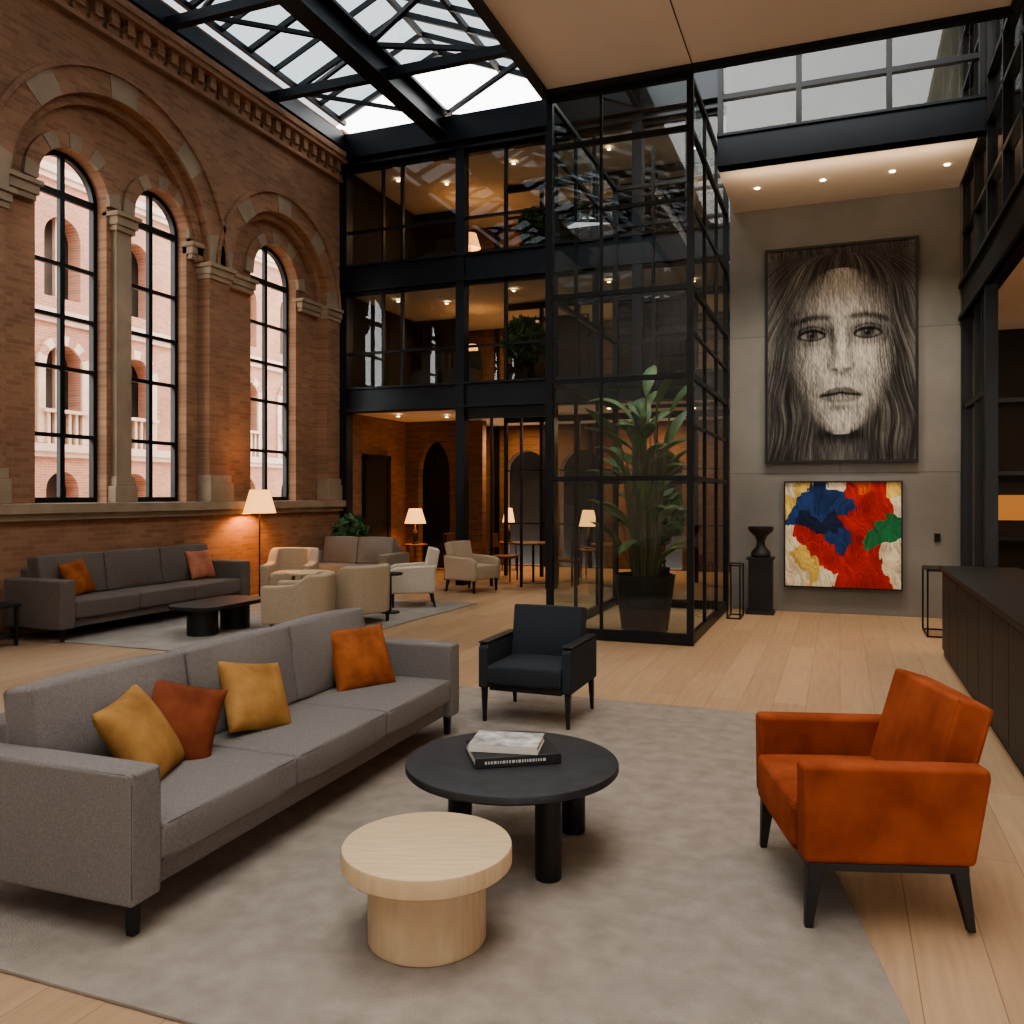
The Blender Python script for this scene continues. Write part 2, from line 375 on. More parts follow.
# atrium glass roof
ro = empty('ceiling_skylight'); mb = MB(); UE = -8.7; UR = -3.09; UM = -6.65
mb.box(UM-.16, UM+.16, -5, 13.8, 7.98, 8.03); mb.box(UM-.03, UM+.03, -5, 13.8, 8.0, 8.4); mb.box(UM-.16, UM+.16, -5, 13.8, 8.38, 8.43)
mb.box(UR-.06, UR+.06, -5, 13.8, 8.0, 8.4); mb.box(UE-.05, UE+.1, -5, 13.8, 8.05, 8.3)
for v in (-3, -.5, 2, 4.4, 6.8, 9.2, 11.5): mb.box(UE, UR, v-.06, v+.06, 8.0, 8.14)
mb.box(UE, -1.4, 13.62, 13.8, 7.85, 8.3)
def roofz(u): return 9.45-abs(u-UM)*.42
for k in range(29):
    v = -4.6+k*.65; w_ = .03 if k % 2 else .06
    mb.bar((UE, v, roofz(UE)), (UM, v, roofz(UM)), w_, .09); mb.bar((UR, v, roofz(UR)), (UM, v, roofz(UM)), w_, .09)
for k in range(8):
    v = -4.4+k*2.6
    mb.bar((UM, v, 8.4), (UM+2.2, v+1.3, roofz(UM+2.2)), .07); mb.bar((UM+2.2, v+1.3, roofz(UM+2.2)), (UM, v+2.6, 8.4), .07)
    mb.bar((UM, v, 8.4), (UE, v+1.3, roofz(UE)), .06); mb.bar((UE, v+1.3, roofz(UE)), (UM, v+2.6, 8.4), .06)
for u in (UE, -7.7, UM, -5.5, -4.3, UR): mb.bar((u, -5, roofz(u)), (u, 13.8, roofz(u)), .07, .09)
mb.done('steel', ro, STEELB)
for nm, ua, ub in (('glass_a', UE-.2, UM), ('glass_b', UM, UR+.3)):
    pane(nm, (ua, -5, roofz(ua)+.06), (ub, -5, roofz(ub)+.06), (ub, 13.8, roofz(ub)+.06), (ua, 13.8, roofz(ua)+.06), GLASSR, ro)

# gallery block ------------------------------------------------------------
ga = empty('wall_gallery'); GV = 13.8
mb = MB(); U0, U1 = -8.75, -1.4
for z0, z1 in ((3.15, 3.6), (5.38, 5.88), (7.72, 8.05)):
    mb.box(U0, U1, GV-.05, GV+.25, z0, z1); mb.box(U0, U1, GV-.12, GV, z1-.04, z1+.0); mb.box(U0, U1, GV-.12, GV, z0, z0+.05)
cols = [-8.68, -6.28, -4.60, -3.1, -1.5]
for u in cols: mb.box(u-.08, u+.08, GV-.1, GV+.12, 0, 8.0)
mb.done('steel_frame', ga, STEELB)
mb = MB()
for a, b in zip(cols, cols[1:]):
    for (z0, z1) in ((3.6, 5.38), (5.88, 7.72)):
        m1 = (a+b)/2
        mb.box(m1-.025, m1+.025, GV-.02, GV+.05, z0, z1)
        if b-a > 2: mb.box(a+.8*1-.02, a+.8+.02, GV-.02, GV+.05, z0, z1)
        mb.box(a, b, GV-.02, GV+.05, z0+.62, z0+.66)
        mb.box(a, b, GV-.02, GV+.05, z1-.06, z1)
mb.box(-6.28, -4.6, GV-.02, GV+.05, 2.95, 3.15)
for u in (-5.72, -5.16): mb.box(u-.02, u+.02, GV+.0, GV+.05, 0, 3.0)
mb.done('mullions', ga, STEEL)
for k, (z0, z1) in enumerate(((3.6, 5.38), (5.88, 7.72))): pane('glass_%d' % k, (U0, GV+.02, z0), (U1, GV+.02, z0), (U1, GV+.02, z1), (U0, GV+.02, z1), GLASSG, ga)
for k, z in enumerate((3.15, 5.38, 7.72)):
    box('slab_%d' % k, ((U0+U1)/2, 16.2, z+.2), (U1-U0, 4.6, .36), PLASTER, ga)
GB = 18.0
door_h = [archpts(-6.6, .5, 0.01, 2.1), archpts(-5.3, .5, 0.01, 2.1), archpts(-3.6, .5, 0.01, 2.1)]
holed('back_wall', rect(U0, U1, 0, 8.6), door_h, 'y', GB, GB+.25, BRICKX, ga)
# inner brick cross wall with pointed-arch doorway
pa = [(-7.7, .01)]+[(-7.7-.37*(1-math.cos(t)), 2.0+.75*math.sin(t)) for t in [i*math.pi/2/8 for i in range(9)]]+[(-8.07-.37*(math.sin(t)), 2.0+.75*math.cos(t)) for t in [i*math.pi/2/8 for i in range(1, 9)]]+[(-8.44, .01)]
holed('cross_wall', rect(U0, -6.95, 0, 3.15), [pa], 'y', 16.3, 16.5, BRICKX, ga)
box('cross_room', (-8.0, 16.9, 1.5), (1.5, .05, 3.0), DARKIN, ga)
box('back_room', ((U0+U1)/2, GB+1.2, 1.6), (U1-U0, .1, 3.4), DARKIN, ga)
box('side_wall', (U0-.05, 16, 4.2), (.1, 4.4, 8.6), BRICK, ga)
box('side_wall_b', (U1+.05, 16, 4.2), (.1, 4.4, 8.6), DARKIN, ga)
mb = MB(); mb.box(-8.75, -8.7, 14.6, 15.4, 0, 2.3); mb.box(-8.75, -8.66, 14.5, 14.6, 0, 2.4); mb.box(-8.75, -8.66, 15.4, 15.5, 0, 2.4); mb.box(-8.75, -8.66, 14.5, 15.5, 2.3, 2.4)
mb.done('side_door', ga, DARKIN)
mb = MB()
for z0, z1 in ((0, 3.15), (3.6, 5.38), (5.88, 7.72)):
    for u in np.arange(-6.2, -1.5, .75): mb.box(u-.03, u+.03, 15.7, 15.78, z0, z1)
    mb.box(-6.2, -1.5, 15.7, 15.78, z1-.12, z1)
    for q in (.33, .66): mb.box(-6.2, -1.5, 15.7, 15.78, z0+(z1-z0)*q-.015, z0+(z1-z0)*q+.015)
    for u in np.arange(-8.4, -1.5, 1.1): mb.box(u-.05, u+.05, GB-.05, GB, z0, z1)
mb.done('inner_screens', ga, STEEL)
mb = MB()
for (u, z) in ((-7.6, 3.6), (-6.9, 3.6), (-5.6, 3.6), (-7.3, 5.88), (-5.3, 5.88)):
    mb.box(u-.3, u+.3, 14.9, 15.5, z+.1, z+.45); mb.box(u-.3, u+.3, 15.4, 15.5, z+.4, z+.85)
mb.done('gallery_seating', ga, DARKG)
mb = MB()
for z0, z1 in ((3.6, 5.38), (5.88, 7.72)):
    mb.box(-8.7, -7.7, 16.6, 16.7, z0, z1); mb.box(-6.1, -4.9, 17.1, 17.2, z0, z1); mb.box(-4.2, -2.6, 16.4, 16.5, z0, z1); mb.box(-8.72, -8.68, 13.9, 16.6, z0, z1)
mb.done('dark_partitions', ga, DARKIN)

# glass lift tower -----------------------------------------------------------
tw = empty('glass_tower'); a0, a1, b0, b1 = -3.05, -1.48, 9.1, 12.1; ZT = 6.1
mb = MB()
for u in (a0, a1):
    for v in (b0, b1): mb.box(u-.035, u+.035, v-.035, v+.035, 0, ZT)
lv = [.06, 1.78, 2.87, 3.82, 5.5, ZT-.05]
for z in lv:
    h = .026 if z != lv[0] else .06
    mb.box(a0, a1, b0-.03, b0+.03, z-h, z+h); mb.box(a0, a1, b1-.03, b1+.03, z-h, z+h)
    mb.box(a0-.025, a0+.025, b0, b1, z-h, z+h); mb.box(a1-.025, a1+.025, b0, b1, z-h, z+h)
for z in (2.35, 3.35, 4.7): mb.box(a1-.016, a1+.016, b0, b1, z-.016, z+.016)
mb.box(a0+.6, a1, b0-.02, b0+.02, 4.73, 4.77)
mb.box(a0+.58, a0+.61, b0-.02, b0+.02, 0, ZT)
for v in (10.1, 11.1): mb.box(a1-.02, a1+.02, v-.018, v+.018, 0, ZT); mb.box(a0-.02, a0+.02, v-.018, v+.018, 0, ZT)
for u in (-2.25,): mb.box(u-.02, u+.02, 10.9-.02, 10.92, 2.9, ZT)
for z in (3.0, 4.2, 5.0): mb.box(a0, a1, 10.88, 10.92, z-.02, z+.02)
mb.done('steel', tw, STEEL)
pane('glass_front', (a0, b0, 0), (a1, b0, 0), (a1, b0, ZT), (a0, b0, ZT), GLASST, tw)
pane('glass_left', (a0, b0, 0), (a0, b1, 0), (a0, b1, ZT), (a0, b0, ZT), GLASST, tw)
pane('glass_right', (a1, b0, 0), (a1, b1, 0), (a1, b1, ZT), (a1, b0, ZT), GLASST, tw)

# right side: balcony, columns, lounge ----------------------------------------
wr = empty('wall_right'); UX = 1.5
mb = MB()
mb.box(UX-.04, UX+.12, -5, 12.3, 3.85, 4.3); mb.box(UX-.08, UX, -5, 12.3, 4.26, 4.31); mb.box(UX-.08, UX, -5, 12.3, 3.85, 3.9)
for v in (12.22, 10.35, 3.5, 0): mb.box(UX-.05, UX+.07, v-.06, v+.06, 0, 3.9)
for v in np.arange(0.0, 12.3, .94): mb.box(UX-.03, UX+.05, v-.03, v+.03, 4.3, 8.2)
for z in (4.95, 5.6, 6.1, 6.8, 7.5): mb.box(UX-.03, UX+.05, -5, 12.3, z-.025, z+.025)
for v in (11.3, 10.8): mb.box(UX-.02, UX+.05, v-.02, v+.02, 0, 3.85)
mb.box(UX-.02, UX+.05, 10.35, 12.3, 2.7, 2.76)
mb.done('steel', wr, STEEL)
pane('glass_upper', (UX+.02, -2, 4.3), (UX+.02, 12.2, 4.3), (UX+.02, 12.2, 8.1), (UX+.02, -2, 8.1), GLASSG, wr)
pane('glass_lower', (UX+.02, 10.35, 0), (UX+.02, 12.2, 0), (UX+.02, 12.2, 3.9), (UX+.02, 10.35, 3.9), GLASSG, wr)
box('balcony_slab', (4.5, 4.5, 4.08), (5.8, 19, .36), PLASTER, wr)
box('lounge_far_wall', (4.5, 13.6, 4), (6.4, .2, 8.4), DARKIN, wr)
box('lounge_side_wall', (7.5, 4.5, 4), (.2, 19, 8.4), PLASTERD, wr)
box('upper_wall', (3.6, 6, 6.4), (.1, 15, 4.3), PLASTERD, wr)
mb = MB()
for u in np.arange(1.8, 7.4, .8): mb.box(u-.03, u+.03, 13.3, 13.4, 0, 3.85)
for z in (1.0, 1.9, 2.9): mb.box(1.6, 7.4, 13.3, 13.4, z-.03, z+.03)
mb.done('lounge_screen', wr, STEEL)
mb = MB()
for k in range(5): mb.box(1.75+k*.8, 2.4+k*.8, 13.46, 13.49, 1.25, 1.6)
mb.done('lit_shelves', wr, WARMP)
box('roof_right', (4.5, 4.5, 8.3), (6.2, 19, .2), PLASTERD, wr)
bc = empty('bar_counter', (3.4, 11.6, 0)); box('body', (0, 0, .5), (2.2, .6, 1.0), WOOD, bc, .01); box('top', (0, 0, 1.03), (2.4, .7, .06), ASH, bc, .01)

# exterior -------------------------------------------------------------------
fa = empty('facade_outside'); FX = -17.0
hol = []
FC = np.arange(6.0, 35, 2.2)
for c in FC:
    hol += [archpts(c, .5, 2.95, 4.6), archpts(c, .5, 6.2, 7.6), archpts(c, .45, .2, 1.7)]
holed('brick', rect(4, 37, -.1, 10), hol, 'x', FX-.4, FX, BRICKP, fa)
box('dark_rooms', (FX-.8, 20.5, 5), (.1, 33, 10), M('window_dark', srgb(90, 84, 80), srgb(130, 122, 114), .3, scale=.8), fa)
mb = MB()
for z in (2.6, 5.7, 9.0): mb.box(FX, FX+.18, 4, 37, z, z+.18); mb.box(FX, FX+.1, 4, 37, z-.12, z)
for c in FC:
    mb.box(FX-.05, FX+.2, c-.62, c+.62, 3.5, 3.58)
    for k in range(6): mb.box(FX+.02, FX+.12, c-.5+k*.19, c-.43+k*.19, 2.78, 3.5)
    for s in (-1, 1): mb.box(FX-.3, FX+.06, c+s*.6-.09, c+s*.6+.09, 2.8, 4.6)
    mb.box(FX-.3, FX-.2, c-.03, c+.03, 2.95, 5.1); mb.box(FX-.3, FX-.2, c-.03, c+.03, 6.2, 8.1)
mb.done('stone_details', fa, STONEP)
for c in FC:
    archband('arch', c, 4.6, .5, .72, FX-.02, FX+.06, 9, [1, 0], [BRICKP, STONEP], fa)
box('courtyard_ground', (-13.5, 18, -.15), (8.2, 44, .1), STONEP)

# ------------------------------------------------------------------ FURNITURE
prism('rug', [(-3.75, 2.04), (.36, 2.04), (-.56, 6.42), (-3.75, 6.42)], .0, .014, RUG, None, .004, 2)
prism('lounge_rug', [(-8.1, 6.85), (-5.15, 6.85), (-5.0, 11.5), (-8.1, 11.5)], .0, .012, RUG2, None, .004, 2)
RZ = .0145

def leg(name, p, z1, w, mat, parent, splay=(0, 0), z0=0.0, taper=.6):
    bm = bmesh.new(); bmesh.ops.create_cube(bm, size=1)
    for v in bm.verts:
        lo = v.co.z < 0; k = taper if lo else 1
        v.co = Vector((p[0]+v.co.x*w*k+(splay[0] if lo else 0), p[1]+v.co.y*w*k+(splay[1] if lo else 0), z0 if lo else z1))
    return fin(bm, name, parent, [mat], False, .003, 2)

def rrect_loop(x0, x1, y0, y1, z, r=.03, n=4):
    pts = []
    for cx, cy, a in ((x1-r, y1-r, 0), (x0+r, y1-r, 90), (x0+r, y0+r, 180), (x1-r, y0+r, 270)):
        for i in range(n+1):
            t = D2R(a+90*i/n); pts.append((cx+r*math.cos(t), cy+r*math.sin(t), z))
    return pts

def sofa(name, loc, rz, L, D, arm_w, arm_h, back_h, seat_h, n, fab, legm, pipe=None, gap=.13, seg=4):
    e = empty(name, loc, rz); hx, hy = L/2, D/2
    box('base', (0, .02, gap+.06), (L-.02, D-.05, .12), fab, e, .02)
    for s, nm in ((-1, 'arm_l'), (1, 'arm_r')):
        box(nm, (s*(hx-arm_w/2), 0, (gap+arm_h)/2), (arm_w, D, arm_h-gap), fab, e, .03, 5, bulge=(.006, .004, .006))
    box('back', (0, hy-.08, (gap+back_h-.1)/2), (L-2*arm_w, .16, back_h-.1-gap), fab, e, .03)
    w = (L-2*arm_w)/n
    for i in range(n):
        cx = -hx+arm_w+w*(i+.5)
        y0, y1 = -hy+.0, hy-.3
        t = seat_h-gap-.10
        box('seat_%d' % i, (cx, (y0+y1)/2, seat_h-t/2), (w-.006, y1-y0, t), fab, e, .03, 5, bulge=(.002, .008, .018))
        box('back_cushion_%d' % i, (cx, hy-.225, (seat_h+back_h)/2+.01), (w-.014, .18, back_h-seat_h+.03), fab, e, .05, 5, rot=(D2R(-9), 0, 0), bulge=(.004, .045, .02))
        if pipe: tube('piping_%d' % i, rrect_loop(cx-w/2+.006, cx+w/2-.006, y0+.004, y1-.01, seat_h-.010, .03), .0045, pipe, e, True)
    if pipe:
        for s in (-1, 1):
            xo, xi = s*hx, s*(hx-arm_w)
            for x in (xo, xi):
                x2 = x-s*.008 if x == xo else x+s*.008
                tube('arm_piping', [(x2, -hy+.006, gap+.03), (x2, -hy+.006, arm_h-.035), (x2, -hy+.014, arm_h-.012), (x2, -hy+.035, arm_h-.006), (x2, hy-.04, arm_h-.006)], .0045, pipe, e)
    for sx in (-1, 1):
        for sy in (-1, 1): leg('leg', (sx*(hx-.07), sy*(hy-.06)), gap+.02, .045, legm, e, taper=.75)
    return e

cx, cy = plan(-1.275, 4.49)
S1 = sofa('sofa', (cx, cy, RZ), D2R(91.1), 2.88, .92, .15, .60, .79, .38, 3, GREYF, BLKWOOD, PIPE)
S2 = sofa('sofa', (-8.22, 8.33, .0125), D2R(90), 3.15, .86, .2, .66, .86, .42, 3, DARKF, BLKWOOD)
sofa('loveseat', (-7.75, 12.6, 0), 0, 1.7, .8, .16, .62, .84, .42, 2, M('mid_grey_fabric', srgb(140, 130, 118), srgb(124, 116, 106), .95, scale=40), BLKWOOD)

bpy.context.view_layer.update()
def on_sofa(name, S, x, y, z, size, T, mat, tilt, yaw=0, roll=0):
    R = Euler((0, 0, S.rotation_euler.z)).to_matrix()
    p = Vector(S.location)+R @ Vector((x, y, z))
    m = R @ Euler((0, 0, yaw)).to_matrix() @ Euler((tilt, 0, 0)).to_matrix() @ Euler((0, 0, roll)).to_matrix()
    return pillow(name, size, T, mat, p, m.to_euler())
on_sofa('throw_pillow', S1, -.93, -.02, .555, .41, .08, MUST, D2R(58), D2R(18), D2R(6))
on_sofa('throw_pillow', S1, -.65, .04, .545, .38, .07, RUST, D2R(62), D2R(-40), D2R(-18))
on_sofa('throw_pillow', S1, -.12, .01, .55, .39, .08, MUST, D2R(58), D2R(-12), D2R(-12))
on_sofa('throw_pillow', S1, .93, .0, .555, .43, .09, AMBER, D2R(62), D2R(-30), D2R(0))
on_sofa('throw_pillow', S2, -.98, .0, .63, .42, .07, AMBER, D2R(68), D2R(8), D2R(8))
on_sofa('throw_pillow', S2, 1.05, .0, .63, .42, .07, M('peach_velvet', srgb(180, 114, 88), srgb(150, 90, 66), .8, scale=8), D2R(68), D2R(-8), 0)

# coffee table
cx, cy = plan(0, 3.81); ct = empty('coffee_table', (cx, cy, RZ), TH)
lathe('top', rounddisc(.475, .362, .40, .008), TABLETOP, ct, n=96)
for k, (x, y) in enumerate(((.15, -.29), (.29, .2), (-.24, .12))):
    lathe('leg_%d' % k, [(.052, 0), (.055, .004), (.055, .362)], BLKWOOD, ct, (x, y, 0), 32)
cx, cy = plan(-.305, 3.06); stb = empty('side_table', (cx, cy, RZ), TH)
lathe('top', rounddisc(.305, .262, .335, .008), ASH, stb, n=96)
lathe('drum', [(.208, 0), (.212, .004), (.212, .262)], ASH, stb, n=72)
# books
cx, cy = plan(0.0, 3.85); bk = empty('book_stack', (cx, cy, RZ+.401), TH+D2R(12))
box('book_1_pages', (0, 0, .022), (.375, .27, .034), WHITE, bk); box('book_1_cover_top', (0, 0, .042), (.385, .28, .006), COVERB, bk, .002); box('book_1_cover_bottom', (0, 0, .003), (.385, .28, .006), COVERB, bk, .002); box('book_1_spine', (0, -.138, .022), (.385, .008, .045), COVERB, bk, .003)
mb = MB(); x = -.15
while x < .12:
    w = random.choice((.006, .009, .012)); mb.box(x, x+w, -.1435, -.142, .017, .029); x += w+.005
mb.done('spine_title', bk, TITLE)
b2 = bpy.data.objects.new('book_2', None); COL.objects.link(b2); b2.parent = bk; b2.location = (-.02, .01, .046); b2.rotation_euler = (0, 0, D2R(-22))
box('pages', (0, 0, .016), (.30, .215, .026), WHITE, b2); box('cover_top', (0, 0, .0315), (.31, .225, .004), COVER, b2, .001); box('cover_bottom', (0, 0, .002), (.31, .225, .004), WHITE, b2); box('spine', (0, -.11, .0165), (.31, .006, .032), WHITE, b2, .002)

# charcoal armchair
ac = empty('armchair', (-2.02, 5.78, RZ), 0)
W, Dp = .68, .64
for s in (-1, 1):
    prism('arm', [(-Dp/2, .24), (-Dp/2, .52), (-Dp/2+.03, .55), (Dp/2, .53), (Dp/2, .24)], s*(W/2-.07) if s > 0 else -W/2, W/2 if s > 0 else -(W/2-.07), BLACKF, ac, .012, 3, 'x')
    box('armrest', (s*(W/2-.035), -.01, .555), (.074, Dp-.04, .014), BLKWOOD, ac, .006)
    leg('leg_front', (s*(W/2-.035), -Dp/2+.035), .25, .04, BLKWOOD, ac, (s*.0, 0), taper=.55)
    leg('leg_back', (s*(W/2-.035), Dp/2-.035), .25, .04, BLKWOOD, ac, (s*.0, .03), taper=.55)
box('seat_rail', (0, -.0, .25), (W-.15, Dp-.03, .05), BLKWOOD, ac, .005)
box('seat', (0, -.04, .335), (W-.144, Dp-.06, .13), BLACKF, ac, .03, 4, bulge=(0, .006, .015))
box('back', (0, Dp/2-.10, .55), (W-.144, .12, .42), BLACKF, ac, .03, 4, rot=(D2R(-10), 0, 0), bulge=(0, .015, .004))

# orange armchair
cx, cy = plan(1.40, 3.46); oc = empty('armchair', (cx, cy, RZ), D2R(-72.5))
W, Dp = .79, .63
for s in (-1, 1):
    xa, xb = (W/2-.1, W/2) if s > 0 else (-W/2, -W/2+.1)
    prism('arm', [(-Dp/2, .245), (-Dp/2-.005, .605), (Dp/2+.03, .60), (Dp/2+.035, .56), (Dp/2-.02, .245)], xa, xb, ORANGE, oc, .022, 5, 'x')
    leg('leg_front', (s*(W/2-.04), -Dp/2+.045), .225, .055, BLKWOOD, oc, (0, -.02), taper=.5)
    leg('leg_back', (s*(W/2-.04), Dp/2-.07), .225, .055, BLKWOOD, oc, (0, .045), taper=.5)
box('frame', (0, -.01, .23), (W-.03, Dp-.06, .03), BLKWOOD, oc, .004)
box('seat', (0, -.065, .345), (W-.205, Dp-.1, .19), ORANGE, oc, .04, 5, bulge=(0, .012, .02))
box('back', (0, Dp/2-.05, .56), (W-.205, .15, .52), ORANGE, oc, .045, 5, rot=(D2R(-16), 0, 0), bulge=(0, .02, .006))

# tub chairs (beige)
def tub(name, loc, rz, fab, w=.74, d=.72, h=.72, t=.13, arm=.56):
    e = empty(name, loc, rz)
    def loop(hw, hd, r, n=8):
        p = [(-hw, -d/2), (-hw, -d/4), (-hw, 0)]
        for cx, a in ((-hw+r, 180), (hw-r, 90)):
            for i in range(n+1):
                q = D2R(a-90*i/n); p.append((cx+r*math.cos(q), hd-r+r*math.sin(q)))
        return p+[(hw, 0), (hw, -d/4), (hw, -d/2)]
    o_ = loop(w/2, d/2, .26); i_ = loop(w/2-t, d/2-t, .15)
    bm = bmesh.new(); n = len(o_)
    def top(p):
        k = max(0, min(1, (p[1]+.05)/.25)); k = k*k*(3-2*k); return arm+(h-arm)*k
    V = []
    for po, pi in zip(o_, i_):
        z = top(po)
        V.append([bm.verts.new((po[0], po[1], .13)), bm.verts.new((po[0]*1.03, po[1]*1.03, z)), bm.verts.new((pi[0], pi[1], z)), bm.verts.new((pi[0], pi[1], .13))])
    for a, b in zip(V, V[1:]):
        for k in range(4): bm.faces.new((a[k], a[(k+1) % 4], b[(k+1) % 4], b[k]))
    bm.faces.new(V[0]); bm.faces.new(V[-1][::-1])
    fin(bm, 'shell', e, [fab], False, .028, 4)
    box('seat', (0, -.07, .30), (w-2*t+.01, d-t-.02, .28), fab, e, .04, 4, bulge=(0, .01, .02))
    for sx in (-1, 1):
        for sy in (-1, 1): leg('leg', (sx*(w/2-.09), sy*(d/2-.1)), .15, .045, BLKWOOD, e)
    return e
tub('tub_chair', (-5.85, 8.35, .0125), D2R(-70), BEIGE, h=.68)
tub('tub_chair', (-5.66, 9.25, .0125), D2R(-110), BEIGE)
tub('tub_chair', (-7.7, 10.75, .0125), D2R(20), BEIGE, h=.78)

def easy(name, loc, rz, fab, h=.82):
    e = empty(name, loc, rz); W, Dp = .72, .72
    for s in (-1, 1):
        xa, xb = (W/2-.09, W/2) if s > 0 else (-W/2, -W/2+.09)
        prism('arm', [(-Dp/2, .2), (-Dp/2, .52), (-Dp/2+.1, .57), (Dp/2-.05, .6), (Dp/2-.08, .2)], xa, xb, fab, e, .03, 4, 'x')
        leg('leg', (s*(W/2-.06), -Dp/2+.06), .22, .045, BLKWOOD, e); leg('leg', (s*(W/2-.06), Dp/2-.12), .22, .045, BLKWOOD, e, (0, .05))
    box('seat', (0, -.04, .33), (W-.19, Dp-.1, .22), fab, e, .04, 4, bulge=(0, .01, .02))
    box('back', (0, Dp/2-.12, .55), (W-.19, .14, h-.28), fab, e, .045, 4, rot=(D2R(-12), 0, 0), bulge=(0, .02, .01))
    return e
easy('lounge_chair', (-5.75, 10.95, .0125), D2R(-60), CREAM)
easy('lounge_chair', (-5.75, 13.0, 0), D2R(75), BEIGE)

# low black table with two block legs
lt = empty('low_table', (-6.78, 8.05, .0125), D2R(90))
pts = []
for cx, cy, a in ((.38, .13, 0), (-.38, .13, 90), (-.38, -.13, 180), (.38, -.13, 270)):
    for i in range(7):
        q = D2R(a+15*i); pts.append((cx+.2*math.cos(q), cy+.2*math.sin(q)))
prism('top', pts, .3, .345, BLKWOOD, lt, .008)
for x in (-.28, .28): lathe('leg', [(.17, 0), (.17, .3)], BLKWOOD, lt, (x, 0, 0), 32)
def rtable(name, loc, r, h, mat, base=.1):
    e = empty(name, loc); lathe('top', rounddisc(r, h-.03, h, .006), mat, e); lathe('stem', [(.022, 0), (.022, h-.03)], BLKWOOD, e, n=16); lathe('foot', rounddisc(base, 0, .018, .004), BLKWOOD, e); return e
rt = empty('round_table', (-6.85, 9.95, .0125)); lathe('top', rounddisc(.32, .50, .53, .006), ASH, rt)
for k in range(4): leg('leg_%d' % k, (.2*math.cos(k*1.57+.5), .2*math.sin(k*1.57+.5)), .505, .035, WOOD, rt, (.05*math.cos(k*1.57+.5), .05*math.sin(k*1.57+.5)))
rtable('pedestal_table', (-5.66, 10.1, .0125), .17, .54, BLKWOOD, .13)
et = empty('end_table', (-8.4, 6.35, 0)); box('top', (0, 0, .43), (.5, .45, .03), BLKWOOD, et, .004)
for sx in (-1, 1):
    for sy in (-1, 1): leg('leg', (sx*.22, sy*.19), .42, .03, BLKWOOD, et, taper=1)
box('shelf', (0, 0, .12), (.46, .41, .02), BLKWOOD, et)

# lamps
def shade(name, r0, r1, z0, z1, parent, c=(0, 0, 0)):
    bm = bmesh.new(); n = 40; A = [bm.verts.new((r0*math.cos(6.28318*i/n), r0*math.sin(6.28318*i/n), z0)) for i in range(n)]; B = [bm.verts.new((r1*math.cos(6.28318*i/n), r1*math.sin(6.28318*i/n), z1)) for i in range(n)]
    for i in range(n): bm.faces.new((A[i], A[(i+1) % n], B[(i+1) % n], B[i]))
    o = fin(bm, name, parent, [SHADE], True); o.location = c; return o
def plight(name, loc, e, col=(1, .50, .18), r=.06, parent=None):
    l = bpy.data.lights.new(name, 'POINT'); l.energy = e; l.color = col; l.shadow_soft_size = r
    o = bpy.data.objects.new(name, l); COL.objects.link(o); o.location = loc
    if parent: o.parent = parent
    return o
fl = empty('floor_lamp', (-8.42, 10.92, 0)); lathe('base', rounddisc(.14, 0, .025, .005), BLKWOOD, fl); lathe('pole', [(.012, .02), (.012, 1.5)], BLKWOOD, fl, n=12)
shade('shade', .25, .15, 1.32, 1.68, fl); plight('bulb', (0, 0, 1.46), 70, parent=fl)
def tlamp(loc, th=.6, e=18, s=1.0):
    q = empty('table_lamp', (loc[0], loc[1], loc[2]))
    lathe('table_top', rounddisc(.25, th-.03, th, .006), WOOD, q)
    for k in range(3): leg('table_leg_%d' % k, (.17*math.cos(k*2.09), .17*math.sin(k*2.09)), th-.02, .03, WOOD, q)
    lathe('base', [(.07, 0), (.08, .02), (.03, .05), (.06, .15), (.05, .26), (.012, .32), (.012, .5)], CERAM, q, (0, 0, th), n=24)
    shade('shade', .22*s, .13*s, .42+th, .72+th, q); plight('bulb', (0, 0, .55+th), e, parent=q)
tlamp((-8.1, 15.5, 0), e=34); tlamp((-4.35, 15.2, 0), e=16, s=.8); tlamp((-6.6, 16.9, 0), e=22, s=.6)
tlamp((-7.0, 15.9, 3.6), .35, 16, .7); tlamp((-7.1, 16.0, 5.9), .35, 16)

def dchair(loc, rz):
    e = empty('dining_chair', loc, rz)
    box('seat', (0, 0, .45), (.44, .44, .05), WOOD, e, .012); box('back', (0, .2, .75), (.42, .03, .26), WOOD, e, .01, rot=(D2R(-8), 0, 0))
    for sx in (-1, 1):
        leg('leg', (sx*.19, -.19), .43, .035, BLKWOOD, e); leg('leg', (sx*.19, .19), .85, .035, BLKWOOD, e, taper=.9)
rtable('cafe_table', (-5.2, 14.55, 0), .42, .74, WOOD, .25); dchair((-5.85, 14.75, 0), D2R(90)); dchair((-4.55, 14.4, 0), D2R(-90))
rtable('cafe_table', (-3.7, 14.6, 0), .42, .74, WOOD, .25); dchair((-3.05, 14.6, 0), D2R(-90)); dchair((-6.7, 14.6, 0), D2R(60))

